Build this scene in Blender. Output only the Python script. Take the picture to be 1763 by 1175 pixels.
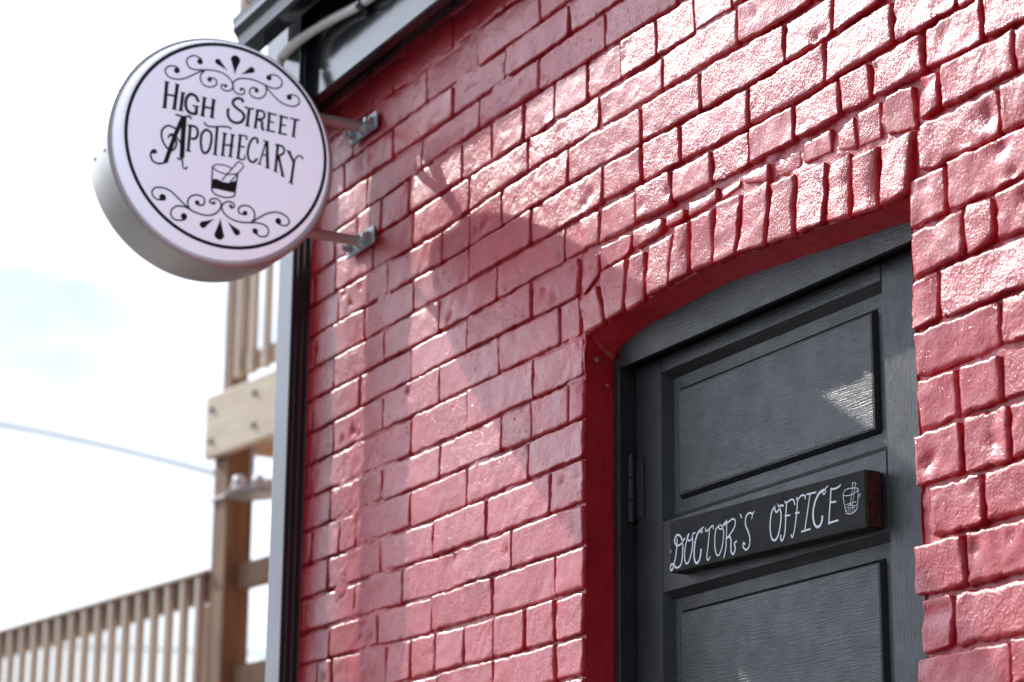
import bpy, math, random
import numpy as np
from mathutils import Matrix, Vector

for _o in list(bpy.data.objects): bpy.data.objects.remove(_o)
scene = bpy.context.scene
COL = scene.collection
H = 1.45                      # lens height above the pavement; measured heights below are relative to the lens
DIST = 1.9328                 # lens to wall plane

# ------------------------------------------------------------------ camera
cd = bpy.data.cameras.new('camera'); cam = bpy.data.objects.new('camera', cd); COL.objects.link(cam)
r = Vector((0.470688, 0.882262, 0.008171)); u = Vector((0.232509, -0.132967, 0.963462)); f = Vector((-0.851112, 0.45159, 0.26772))
m = Matrix.Identity(4)
for i in range(3):
    m[i][0] = r[i]; m[i][1] = u[i]; m[i][2] = -f[i]
m[0][3], m[1][3], m[2][3] = 0.0, -DIST, H
cam.matrix_world = m
cd.sensor_width = 36.0; cd.lens = 85.0; cd.clip_end = 5000; cd.clip_start = 0.05
cd.dof.use_dof = True; cd.dof.focus_distance = 3.55; cd.dof.aperture_fstop = 5.6
scene.camera = cam

# ------------------------------------------------------------------ sky and sun
SUN = Vector((-3.4, -1.0, 2.40)).normalized()
elev = math.asin(SUN.z); azim = math.atan2(SUN.x, SUN.y)
w = bpy.data.worlds.new('World'); scene.world = w; w.use_nodes = True
nt = w.node_tree; nt.nodes.clear()
out = nt.nodes.new('ShaderNodeOutputWorld'); bg = nt.nodes.new('ShaderNodeBackground')
sky = nt.nodes.new('ShaderNodeTexSky'); sky.sky_type = 'NISHITA'; sky.sun_disc = False
sky.sun_elevation = elev; sky.sun_rotation = azim; sky.air_density = 1.0; sky.dust_density = 1.0
tc = nt.nodes.new('ShaderNodeTexCoord'); mp = nt.nodes.new('ShaderNodeMapping'); mp.inputs['Scale'].default_value = (1.0, 1.0, 2.2)
mp.inputs['Location'].default_value = (0.35, 0.1, 0.05)
cl = nt.nodes.new('ShaderNodeTexNoise'); cl.inputs['Scale'].default_value = 3.2; cl.inputs['Detail'].default_value = 7; cl.inputs['Roughness'].default_value = 0.55
ramp = nt.nodes.new('ShaderNodeValToRGB'); ramp.color_ramp.elements[0].position = 0.33; ramp.color_ramp.elements[1].position = 0.55
mix = nt.nodes.new('ShaderNodeMix'); mix.data_type = 'RGBA'
dotn = nt.nodes.new('ShaderNodeVectorMath'); dotn.operation = 'DOT_PRODUCT'; dotn.inputs[1].default_value = SUN      # clouds lit from behind glow towards the sun
mr = nt.nodes.new('ShaderNodeMapRange'); mr.inputs['From Min'].default_value = -1.0; mr.inputs['To Min'].default_value = 0.0; mr.inputs['To Max'].default_value = 1.0
pw = nt.nodes.new('ShaderNodeMath'); pw.operation = 'POWER'; pw.inputs[1].default_value = 7.0
ma = nt.nodes.new('ShaderNodeMath'); ma.operation = 'MULTIPLY_ADD'; ma.inputs[1].default_value = 23.0; ma.inputs[2].default_value = 2.8
tint = nt.nodes.new('ShaderNodeMix'); tint.data_type = 'RGBA'; tint.blend_type = 'MULTIPLY'; tint.inputs['Factor'].default_value = 1.0; tint.inputs['A'].default_value = (0.87, 0.94, 1.10, 1)
nt.links.new(tc.outputs['Generated'], dotn.inputs[0]); nt.links.new(dotn.outputs['Value'], mr.inputs['Value']); nt.links.new(mr.outputs[0], pw.inputs[0])
nt.links.new(pw.outputs[0], ma.inputs[0]); nt.links.new(ma.outputs[0], tint.inputs['B']); nt.links.new(tint.outputs['Result'], mix.inputs['B'])
nt.links.new(tc.outputs['Generated'], mp.inputs['Vector']); nt.links.new(mp.outputs[0], cl.inputs['Vector'])
nt.links.new(cl.outputs['Fac'], ramp.inputs[0]); nt.links.new(ramp.outputs[0], mix.inputs['Factor'])
hs = nt.nodes.new('ShaderNodeHueSaturation'); hs.inputs['Saturation'].default_value = 0.7; nt.links.new(sky.outputs[0], hs.inputs['Color']); nt.links.new(hs.outputs[0], mix.inputs['A']); nt.links.new(mix.outputs['Result'], bg.inputs[0])
bg.inputs[1].default_value = 0.10; nt.links.new(bg.outputs[0], out.inputs[0])
sd = bpy.data.lights.new('sun', 'SUN'); sd.energy = 3.1; sd.angle = math.radians(0.53); sd.color = (1.0, 0.965, 0.92)
so = bpy.data.objects.new('sun', sd); COL.objects.link(so)
so.rotation_euler = SUN.to_track_quat('Z', 'Y').to_euler(); so.location = (-6, -3, 8)
scene.render.engine = 'CYCLES'
vs = scene.view_settings; vs.view_transform = 'Standard'; vs.look = 'None'; vs.gamma = 1.0; vs.use_curve_mapping = False
vs.exposure = 0.6

# ------------------------------------------------------------------ measured layout
# measured layout, metres (wall plane y=0, z above the lens) and tenths of a millimetre for lettering
BED={-8:[[-4.8,0.1083],[-4.55,0.1083],[-4.2,0.1083],[-3.88,0.1083],[-3.6,0.1083],[-3.38,0.1083],[-3.1,0.1083],[-2.8,0.1083],[-2.5,0.1083],[-2.25,0.1083],[-1.9,0.1083]],
-7:[[-4.8,0.1783],[-4.55,0.1783],[-4.2,0.1783],[-3.88,0.1783],[-3.6,0.1783],[-3.38,0.1783],[-3.1,0.1783],[-2.8,0.1783],[-2.5,0.1783],[-2.25,0.1783],[-1.9,0.1783]],
-6:[[-4.8,0.2483],[-4.55,0.2483],[-4.2,0.2483],[-3.88,0.2483],[-3.6,0.2483],[-3.38,0.2483],[-3.1,0.2483],[-2.8,0.2483],[-2.5,0.2483],[-2.25,0.2483],[-1.9,0.2483]],
-5:[[-4.8,0.3183],[-4.55,0.3183],[-4.2,0.3183],[-3.88,0.3183],[-3.6,0.3183],[-3.38,0.3183],[-3.1,0.3183],[-2.8,0.3183],[-2.5,0.3183],[-2.25,0.3183],[-1.9,0.3183]],
-4:[[-4.8,0.3883],[-4.55,0.3883],[-4.2,0.3883],[-3.88,0.3883],[-3.6,0.3883],[-3.38,0.3883],[-3.1,0.3883],[-2.8,0.3883],[-2.5,0.3883],[-2.25,0.3883],[-1.9,0.3883]],
-3:[[-4.8,0.4478],[-4.55,0.4478],[-4.2,0.4478],[-3.88,0.4478],[-3.6,0.4478],[-3.38,0.4478],[-3.1,0.4478],[-2.8,0.4478],[-2.5,0.4478],[-2.25,0.4478],[-1.9,0.4478]],
-2:[[-4.8,0.5225],[-4.55,0.5225],[-4.2,0.5225],[-3.88,0.5225],[-3.6,0.5225],[-3.38,0.5225],[-3.1,0.5225],[-2.8,0.5225],[-2.5,0.5225],[-2.25,0.5225],[-1.9,0.5225]],
-1:[[-4.8,0.5881],[-4.55,0.5881],[-4.2,0.5881],[-3.88,0.5881],[-3.6,0.5881],[-3.38,0.5881],[-3.1,0.5905],[-2.8,0.593],[-2.5,0.5955],[-2.25,0.5955],[-1.9,0.5955]],
0:[[-4.8,0.6773],[-4.55,0.6773],[-4.2,0.6698],[-3.88,0.6625],[-3.6,0.6624],[-3.38,0.6628],[-3.1,0.6636],[-2.8,0.6645],[-2.5,0.6653],[-2.25,0.6653],[-1.9,0.6653]],
1:[[-4.8,0.7411],[-4.55,0.7411],[-4.2,0.7364],[-3.88,0.732],[-3.6,0.7339],[-3.38,0.7357],[-3.1,0.7369],[-2.8,0.7382],[-2.5,0.7394],[-2.25,0.7451],[-1.9,0.7451]],
2:[[-4.8,0.813],[-4.55,0.813],[-4.2,0.8079],[-3.88,0.8031],[-3.6,0.8046],[-3.38,0.8062],[-3.1,0.8085],[-2.8,0.811],[-2.5,0.8135],[-2.25,0.8116],[-1.9,0.8116]],
3:[[-4.8,0.8806],[-4.55,0.8806],[-4.2,0.8771],[-3.88,0.8738],[-3.6,0.8786],[-3.38,0.8826],[-3.1,0.8812],[-2.8,0.8797],[-2.5,0.8782],[-2.25,0.8816],[-1.9,0.8816]],
4:[[-4.8,0.9517],[-4.55,0.9517],[-4.2,0.9491],[-3.88,0.9468],[-3.6,0.9482],[-3.38,0.9494],[-3.1,0.9495],[-2.8,0.9495],[-2.5,0.9495],[-2.25,0.9539],[-1.9,0.9539]],
5:[[-4.8,1.0213],[-4.55,1.0213],[-4.2,1.0178],[-3.88,1.0147],[-3.6,1.0184],[-3.38,1.0215],[-3.1,1.0211],[-2.8,1.0207],[-2.5,1.0202],[-2.25,1.0238],[-1.9,1.0238]],
6:[[-4.8,1.0915],[-4.55,1.0915],[-4.2,1.0917],[-3.88,1.092],[-3.6,1.0925],[-3.38,1.0928],[-3.1,1.0933],[-2.8,1.0939],[-2.5,1.0944],[-2.25,1.0948],[-1.9,1.0948]],
7:[[-4.8,1.1581],[-4.55,1.1582],[-4.2,1.1618],[-3.88,1.165],[-3.6,1.1652],[-3.38,1.1653],[-3.1,1.1654],[-2.8,1.1655],[-2.5,1.1656],[-2.25,1.1657],[-1.9,1.1657]],
8:[[-4.8,1.2272],[-4.55,1.2272],[-4.2,1.2285],[-3.88,1.2296],[-3.6,1.2339],[-3.38,1.2373],[-3.1,1.2344],[-2.8,1.2313],[-2.5,1.2342],[-2.25,1.2329],[-1.9,1.2328]],
9:[[-4.8,1.2968],[-4.55,1.2969],[-4.2,1.2981],[-3.88,1.2992],[-3.6,1.3018],[-3.38,1.3039],[-3.1,1.2986],[-2.8,1.293],[-2.5,1.2976],[-2.25,1.2986],[-1.9,1.2986]],
10:[[-4.8,1.37],[-4.55,1.3698],[-4.2,1.3671],[-3.88,1.3647],[-3.6,1.3692],[-3.38,1.3727],[-3.1,1.3664],[-2.8,1.3606],[-2.5,1.3694],[-2.25,1.3694],[-1.9,1.3694]],
11:[[-4.8,1.4397],[-4.55,1.4392],[-4.2,1.4346],[-3.88,1.4307],[-3.6,1.4423],[-3.38,1.4407],[-3.1,1.4362],[-2.8,1.4318],[-2.5,1.4284],[-2.25,1.4284],[-1.9,1.4284]],
12:[[-4.8,1.5077],[-4.55,1.5075],[-4.2,1.5064],[-3.88,1.5054],[-3.6,1.5045],[-3.38,1.5038],[-3.1,1.5029],[-2.8,1.5023],[-2.5,1.5023],[-2.25,1.5023],[-1.9,1.5023]],
13:[[-4.8,1.5686],[-4.55,1.5697],[-4.2,1.5781],[-3.88,1.5853],[-3.6,1.5817],[-3.38,1.5788],[-3.1,1.5708],[-2.8,1.57],[-2.5,1.57],[-2.25,1.57],[-1.9,1.57]],
14:[[-4.8,1.6481],[-4.55,1.6481],[-4.2,1.6481],[-3.88,1.6481],[-3.6,1.6481],[-3.38,1.6481],[-3.1,1.6481],[-2.8,1.6481],[-2.5,1.6481],[-2.25,1.6481],[-1.9,1.6481]],
15:[[-4.8,1.713],[-4.55,1.713],[-4.2,1.713],[-3.88,1.713],[-3.6,1.713],[-3.38,1.713],[-3.1,1.713],[-2.8,1.713],[-2.5,1.713],[-2.25,1.713],[-1.9,1.713]],
16:[[-4.8,1.7883],[-4.55,1.7883],[-4.2,1.7883],[-3.88,1.7883],[-3.6,1.7883],[-3.38,1.7883],[-3.1,1.7883],[-2.8,1.7883],[-2.5,1.7883],[-2.25,1.7883],[-1.9,1.7883]],
17:[[-4.8,1.8583],[-4.55,1.8583],[-4.2,1.8583],[-3.88,1.8583],[-3.6,1.8583],[-3.38,1.8583],[-3.1,1.8583],[-2.8,1.8583],[-2.5,1.8583],[-2.25,1.8583],[-1.9,1.8583]]}
JOINT={16:[-4.156,-3.889,-3.674],
15:[-4.349,-3.996,-3.78,-3.539],
14:[-4.386,-4.149,-3.885,-3.669,-3.432],
13:[-4.522,-4.272,-4.019,-3.769,-3.537,-3.303,-3.072],
12:[-4.43,-4.314,-4.202,-4.068,-3.841,-3.719,-3.597,-3.482,-3.367,-3.251,-3.136,-3.021,-2.913],
11:[-4.528,-4.42,-4.049,-3.808,-3.577,-3.327,-3.121,-2.895,-2.704],
10:[-4.403,-4.159,-3.92,-3.806,-3.677,-3.431,-3.187,-3.004,-2.772,-2.649,-2.534,-2.431],
9:[-4.517,-4.27,-4.045,-3.807,-3.564,-3.314,-3.184,-3.065,-2.871,-2.67,-2.507,-2.372],
8:[-4.411,-4.171,-3.927,-3.695,-3.447,-3.328,-3.205,-3.096,-2.978,-2.87,-2.752,-2.638,-2.562,-2.443,-2.317],
7:[-4.522,-4.282,-4.047,-3.81,-3.563,-3.419],
6:[-4.408,-4.169,-3.922,-3.683,-3.461],
5:[-4.518,-4.279,-4.041,-3.804,-3.551],
4:[-4.413,-4.164,-3.917,-3.671,-3.558,-3.428],
3:[-4.501,-4.362,-4.281,-4.04,-3.804,-3.57],
2:[-4.414,-4.167,-3.936,-3.726,-3.491],
1:[-4.526,-4.281,-4.066,-3.851,-3.629],
0:[-4.399,-4.17,-3.94,-3.7,-3.472],
-1:[-4.454,-4.385,-4.229,-4.128,-4.025,-3.916,-3.807,-3.695,-3.578,-3.474],
-2:[-4.417,-4.279,-4.147,-3.909,-3.691,-3.473]}
JOINT_R={7:[-2.455,-2.412,-2.256],
6:[-2.46,-2.292],
5:[-2.408],
4:[-2.374,-2.313],
3:[-2.43],
2:[-2.309],
1:[-2.401,-2.312],
0:[-2.399,-2.304],
-1:[-2.356],
-2:[-2.399],
-3:[-2.432],
-4:[-2.321]}
ARCH_LOW=[[-3.377, 1.091], [-3.308, 1.096], [-3.246, 1.098], [-3.18, 1.103], [-3.106, 1.105], [-3.044, 1.109], [-2.976, 1.106], [-2.912, 1.103], [-2.834, 1.097], [-2.76, 1.093], [-2.685, 1.087], [-2.621, 1.078], [-2.557, 1.074], [-2.486, 1.072]]
ARCH_TOP=[[-3.397, 1.15], [-3.326, 1.181], [-3.23, 1.189], [-3.177, 1.185], [-3.09, 1.2], [-3.042, 1.194], [-2.969, 1.199], [-2.894, 1.203], [-2.818, 1.184], [-2.755, 1.185], [-2.676, 1.185], [-2.615, 1.17], [-2.55, 1.165], [-2.474, 1.156]]
SIGN_STROKES=[
[25.5,[[-601,1629],[-645,1693],[-779,1722],[-899,1642],[-915,1546],[-838,1447],[-705,1439],[-542,1469],[-337,1494],[-150,1469],[-11,1382],[58,1270],[29,1165],[-72,1117],[-167,1148],[-184,1213],[-140,1238],[-102,1215]]],
[25.5,[[-1058,1353],[-1112,1414],[-1224,1419],[-1323,1362],[-1345,1276],[-1274,1187],[-1120,1162],[-940,1215],[-761,1328],[-622,1424],[-562,1450]]],
[25.5,[[-541,1448],[-615,1357],[-614,1244],[-548,1153],[-414,1134],[-303,1190],[-282,1267],[-330,1330],[-433,1324]]],
[25.5,[[63,1251],[74,1336],[164,1416],[330,1458],[518,1453],[709,1407],[837,1369],[964,1368],[1067,1434],[1091,1533],[1007,1632],[869,1643],[776,1587]]],
[25.5,[[60,1312],[65,1209],[103,1134],[198,1100],[291,1128],[309,1194],[265,1238],[214,1217]]],
[25.5,[[731,1400],[766,1303],[729,1170],[616,1091],[480,1102],[414,1173],[432,1259],[514,1300],[589,1269]]],
[25.5,[[753,1363],[884,1242],[1036,1125],[1208,1063],[1357,1066],[1461,1132],[1468,1238],[1370,1303],[1253,1291]]],
[63.8,[[-1302,1069],[-1322,534]]],
[63.8,[[-1085,1060],[-1127,540]]],
[38.3,[[-1306,806],[-1104,816]]],
[23.4,[[-1343,1073],[-1246,1068]]],
[23.4,[[-1373,535],[-1280,530]]],
[23.4,[[-1138,1060],[-1042,1056]]],
[23.4,[[-1175,541],[-1072,538]]],
[59.6,[[-966,908],[-993,535]]],
[23.4,[[-1013,912],[-913,906]]],
[23.4,[[-1042,538],[-946,531]]],
[55.3,[[-644,785],[-700,887],[-813,907],[-890,800],[-892,636],[-827,536],[-724,520],[-668,539]]],
[55.3,[[-677,687],[-673,523]]],
[29.8,[[-756,682],[-625,684]]],
[59.6,[[-520,891],[-544,507]]],
[59.6,[[-327,886],[-351,512]]],
[38.3,[[-528,700],[-333,700]]],
[23.4,[[-570,896],[-473,887]]],
[23.4,[[-593,514],[-497,503]]],
[23.4,[[-378,891],[-283,882]]],
[23.4,[[-403,518],[-302,508]]],
[51.1,[[277,949],[265,999],[171,1012],[80,943],[83,861],[169,794],[276,732],[320,657],[273,545],[161,494],[46,524],[-21,625],[-20,759]]],
[55.3,[[417,841],[390,474]]],
[34.1,[[322,860],[417,841],[515,855]]],
[23.4,[[346,474],[444,472]]],
[51.1,[[595,823],[557,463]]],
[42.6,[[560,830],[689,840],[744,778],[716,689],[602,648]]],
[51.1,[[633,653],[698,603],[702,500],[740,449]]],
[23.4,[[524,468],[603,460]]],
[51.1,[[847,828],[830,451]]],
[34.1,[[805,831],[1002,809]]],
[29.8,[[843,651],[953,648]]],
[34.1,[[796,456],[973,455]]],
[51.1,[[1101,813],[1082,446]]],
[34.1,[[1058,816],[1245,792]]],
[29.8,[[1097,635],[1207,631]]],
[34.1,[[1049,446],[1226,445]]],
[51.1,[[1398,785],[1369,425]]],
[34.1,[[1292,803],[1388,793],[1487,799]]],
[23.4,[[1330,431],[1418,422]]],
[76.6,[[-937,407],[-1083,2],[-1248,-561]]],
[35.7,[[-1212,-554],[-1365,-617],[-1498,-593],[-1552,-482],[-1532,-394],[-1474,-359],[-1443,-414]]],
[86.8,[[-913,411],[-922,-5],[-923,-406]]],
[30.6,[[-1018,-440],[-959,-461],[-923,-406],[-897,-583],[-846,-637],[-806,-579]]],
[35.7,[[-1078,149],[-1236,180],[-1351,62],[-1343,-106],[-1251,-259],[-1140,-312],[-1060,-225],[-1053,-102],[-1131,-7],[-1202,-20]]],
[30.6,[[-1224,-72],[-1168,23],[-1057,-18],[-955,-133]]],
[35.7,[[-1091,439],[-933,420],[-812,454],[-773,400]]],
[51.1,[[-783,240],[-804,-252]]],
[45.9,[[-828,256],[-681,258],[-623,159],[-659,30],[-752,1]]],
[28.1,[[-843,-256],[-748,-261]]],
[45.9,[[-456,246],[-541,137],[-552,-60],[-513,-212],[-451,-242],[-381,-164],[-340,27],[-360,195],[-460,245]]],
[51.1,[[-231,341],[-251,-226]]],
[30.6,[[-496,390],[-465,335],[-341,321],[-146,362],[2,379],[65,342]]],
[25.5,[[-297,-229],[-201,-239]]],
[51.1,[[-71,235],[-96,-223]]],
[51.1,[[95,234],[64,-219]]],
[33.2,[[-93,-2],[117,9]]],
[25.5,[[-116,239],[-17,233]]],
[25.5,[[45,239],[144,233]]],
[25.5,[[-135,-225],[-46,-229]]],
[25.5,[[22,-221],[112,-225]]],
[51.1,[[256,246],[225,-227]]],
[30.6,[[213,255],[385,252],[378,177]]],
[30.6,[[252,23],[357,25]]],
[30.6,[[196,-230],[345,-233],[371,-140]]],
[43.4,[[621,151],[605,247],[518,232],[448,96],[423,-81],[461,-222],[550,-251],[626,-164]]],
[30.6,[[796,228],[679,-253]]],
[56.2,[[816,231],[852,-313]]],
[30.6,[[730,-64],[860,-68]]],
[23.0,[[632,-263],[720,-272]]],
[23.0,[[797,-311],[898,-325]]],
[25.5,[[731,235],[852,220]]],
[51.1,[[1047,191],[1017,-358]]],
[40.8,[[999,195],[1161,174],[1178,53],[1055,-43]]],
[51.1,[[1073,-35],[1178,-422]]],
[23.0,[[974,-351],[1070,-374]]],
[23.0,[[1132,-420],[1214,-445]]],
[51.1,[[1277,108],[1404,-110]]],
[30.6,[[1389,-113],[1470,31],[1559,46],[1589,-8]]],
[51.1,[[1403,-80],[1356,-534]]],
[25.5,[[1308,-528],[1405,-565]]],
[23.0,[[1234,118],[1336,94]]],
[30.6,[[-293,-489],[-289,-962]]],
[30.6,[[-289,-962],[-207,-1045],[-10,-1072],[148,-1034],[195,-977]]],
[30.6,[[237,-519],[190,-990]]],
[25.5,[[-300,-498],[-210,-433],[-38,-420],[124,-460]]],
[25.5,[[-300,-498],[-179,-567],[18,-593],[234,-544]]],
[25.5,[[224,-308],[-86,-733]]],
[25.5,[[337,-404],[86,-740]]],
[25.5,[[217,-314],[278,-299],[348,-365],[323,-418]]],
[28.1,[[-1224,-1301],[-1341,-1345],[-1451,-1303],[-1491,-1215],[-1436,-1122],[-1294,-1090],[-1124,-1128],[-975,-1235],[-825,-1354],[-700,-1441],[-528,-1489],[-334,-1493],[-191,-1429],[-98,-1317],[-91,-1195],[-179,-1130],[-288,-1155],[-317,-1221],[-248,-1245]]],
[28.1,[[-700,-1441],[-757,-1355],[-753,-1234],[-666,-1142],[-521,-1122],[-426,-1179],[-440,-1290],[-536,-1322]]],
[28.1,[[-701,-1429],[-847,-1398],[-990,-1417],[-1086,-1517],[-1076,-1635],[-977,-1690],[-834,-1667],[-777,-1609]]],
[28.1,[[-74,-1313],[-41,-1211],[66,-1144],[166,-1164],[188,-1233],[121,-1276]]],
[28.1,[[-75,-1289],[-9,-1399],[130,-1485],[328,-1520],[525,-1500],[722,-1480],[873,-1521],[921,-1610],[880,-1714],[757,-1746],[644,-1691]]],
[28.1,[[537,-1498],[608,-1418],[616,-1296],[537,-1187],[388,-1171],[287,-1241],[296,-1336],[395,-1356]]],
[28.1,[[597,-1457],[718,-1364],[888,-1251],[1085,-1194],[1263,-1238],[1346,-1334],[1307,-1426],[1195,-1444],[1093,-1412]]]]
BOARD_STROKES=[
[23.8,[[-2316,95],[-2324,-25],[-2369,-205],[-2433,-332]]],
[26.2,[[-2433,-343],[-2485,-384],[-2522,-346],[-2494,-290],[-2432,-294],[-2361,-354],[-2269,-363],[-2193,-309],[-2158,-183],[-2150,-9],[-2209,110],[-2300,153],[-2373,115],[-2384,51],[-2314,-16],[-2191,-3],[-2087,68]]],
[23.8,[[-1865,53],[-1858,-68],[-1911,-223],[-1994,-335],[-2065,-329],[-2103,-214],[-2059,-35],[-1996,64],[-1965,108]]],
[21.4,[[-1965,119],[-2016,62],[-1957,3],[-1876,28],[-1854,90],[-1780,99]]],
[17.9,[[-1533,148],[-1623,122],[-1605,70],[-1561,84]]],
[31.0,[[-1583,126],[-1704,81],[-1787,-47],[-1821,-237],[-1794,-350],[-1725,-382],[-1654,-318],[-1615,-183]]],
[19.1,[[-1484,125],[-1466,68],[-1367,100],[-1277,126],[-1259,69]]],
[21.4,[[-1367,94],[-1412,-141],[-1456,-328],[-1422,-387],[-1364,-342]]],
[21.4,[[-1063,113],[-1181,58],[-1224,-75],[-1219,-247],[-1163,-353],[-1085,-333],[-1004,-197],[-976,-30],[-1007,60],[-1073,106],[-1109,67],[-1036,33],[-957,105],[-889,128]]],
[21.4,[[-888,147],[-894,-44],[-920,-274],[-982,-424]]],
[21.4,[[-967,80],[-841,107],[-726,135],[-650,96],[-672,4],[-789,-83],[-916,-147]]],
[26.2,[[-906,-138],[-810,-122],[-773,-192],[-778,-340],[-723,-407],[-664,-337],[-680,-250],[-622,-222]]],
[21.4,[[-510,172],[-488,142],[-470,107]]],
[16.7,[[-131,148],[-179,104],[-200,44]]],
[23.8,[[-179,120],[-271,146],[-357,98],[-370,-16],[-308,-121],[-261,-234],[-278,-347],[-364,-396],[-446,-341],[-435,-279],[-389,-313]]],
[26.2,[[495,147],[385,114],[309,13],[279,-158],[306,-318],[385,-378],[468,-335],[536,-202],[570,-22],[529,99],[477,140],[412,109],[446,36],[528,68],[566,113],[637,95]]],
[21.4,[[675,156],[710,129],[818,151],[897,137],[929,57]]],
[23.8,[[719,133],[694,-44],[657,-305],[581,-415],[544,-368],[558,-324]]],
[21.4,[[667,-59],[800,-72]]],
[21.4,[[977,163],[1002,123],[1101,166],[1187,146],[1194,98]]],
[21.4,[[1003,133],[968,-71],[905,-305],[848,-408],[815,-362]]],
[21.4,[[933,-65],[1038,-75]]],
[21.4,[[1231,158],[1470,147]]],
[21.4,[[1318,147],[1166,-351]]],
[23.8,[[1078,-365],[1304,-361]]],
[16.7,[[1760,183],[1696,154],[1703,113],[1658,78],[1631,121],[1687,146]]],
[33.4,[[1670,146],[1549,120],[1442,18],[1384,-123],[1387,-255],[1443,-346],[1528,-360],[1590,-300],[1607,-223]]],
[23.8,[[1839,138],[1757,-371]]],
[21.4,[[1839,123],[1939,114],[2024,124],[2070,145]]],
[21.4,[[1818,-64],[1950,-78]]],
[23.8,[[1757,-354],[1988,-353]]],
[10.7,[[2118,-3],[2170,47],[2303,52],[2450,27],[2481,0],[2414,-28],[2282,-43],[2166,-32],[2118,-3]]],
[11.9,[[2118,-8],[2144,-157],[2187,-289]]],
[11.9,[[2187,-289],[2285,-311],[2401,-292],[2444,-250]]],
[10.7,[[2484,-1],[2466,-136],[2443,-255]]],
[9.5,[[2355,102],[2332,-23],[2283,-172]]],
[9.5,[[2411,77],[2380,-51],[2341,-173]]],
[10.7,[[2346,99],[2356,117],[2405,113],[2433,88],[2411,72]]],
[8.3,[[2176,-163],[2276,-161],[2424,-163]]],
[8.3,[[2191,-196],[2289,-228],[2438,-210]]],
[14.3,[[2241,-190],[2307,-187],[2356,-210]]],
[7.1,[[2198,-227],[2204,-272]]],
[7.1,[[2239,-234],[2253,-288]]],
[7.1,[[2288,-243],[2302,-296]]],
[7.1,[[2338,-236],[2351,-295]]],
[7.1,[[2379,-229],[2393,-283]]]]
SIGN_BALLS=[[-645,1620,60],[-93,1220,38],[-1113,1342,60],[-431,1290,51],[809,1566,60],[231,1210,34],[558,1248,47],[1255,1239,60],[-1496,-400,46],[-1272,-1285,71],[-229,-1223,36],[-570,-1275,51],[-826,-1593,66],[114,-1228,36],[642,-1655,61],[419,-1323,51],[1117,-1372,66]]
SIGN_DROPS=[[84,1483,90,1797,102],[-49,1530,-273,1694,62],[202,1511,437,1657,66],[-83,-1495,-94,-1846,102],[-198,-1538,-434,-1697,69],[47,-1547,263,-1736,69]]
SIGN_LIQUID=[[-282,-743],[-197,-723],[-73,-760],[38,-765],[147,-717],[224,-680],[196,-940],[107,-948],[-213,-930],[-280,-941]]
BOARD_SCREWS=[[-2500, -85], [2525, -97]]

# ------------------------------------------------------------------ helpers
rng = random.Random(7)
def hash3(i, j, k, s):
    n = (i*374761393 + j*668265263 + k*2147483647 + s*1274126177) & 0xffffffff
    n = ((n ^ (n >> 13))*1274126177) & 0xffffffff
    return ((n ^ (n >> 16)) & 0xffff)/65535.0
def vnoise(P, scale, seed=0):
    """smooth value noise in [-1,1] at the points P (n,3)"""
    Q = np.asarray(P, float)*scale
    I = np.floor(Q).astype(np.int64); F = Q-I; F = F*F*(3-2*F)
    tot = 0
    for a in (0, 1):
        for b in (0, 1):
            for c in (0, 1):
                wgt = (F[:, 0] if a else 1-F[:, 0])*(F[:, 1] if b else 1-F[:, 1])*(F[:, 2] if c else 1-F[:, 2])
                tot = tot + wgt*hash3(I[:, 0]+a, I[:, 1]+b, I[:, 2]+c, seed)
    return tot*2-1
ORI = {}
def origin(o): return ORI[o.name] if o is not None else np.zeros(3)
def thing(name, label, cat, loc, group=None):
    o = bpy.data.objects.new(name, None); COL.objects.link(o); o.location = (loc[0], loc[1], loc[2]+H)
    o.empty_display_size = 0.1
    o['label'] = label; o['category'] = cat
    if group: o['group'] = group
    ORI[o.name] = np.array((loc[0], loc[1], loc[2]+H), float)
    return o
def tag(o, label, cat, group=None):
    o['label'] = label; o['category'] = cat
    if group: o['group'] = group
    return o
def link(name, me, parent, centre):
    o = bpy.data.objects.new(name, me); COL.objects.link(o); o.parent = parent
    o.location = Vector(centre-origin(parent)); ORI[o.name] = np.array(centre, float)
    return o
def mesh(name, V, F, mat, parent=None, smooth=False, own=True):
    """one mesh object from measured coordinates (heights relative to the lens)"""
    V = np.asarray(V, float).copy(); V[:, 2] += H
    c = np.array(((V[:, 0].min()+V[:, 0].max())/2, (V[:, 1].min()+V[:, 1].max())/2, V[:, 2].min())) if own else origin(parent)
    me = bpy.data.meshes.new(name); me.from_pydata((V-c).tolist(), [], [list(map(int, q)) for q in F]); me.update()
    if smooth: me.polygons.foreach_set('use_smooth', [True]*len(me.polygons))
    me.materials.append(mat)
    return link(name, me, parent, c)
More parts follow.
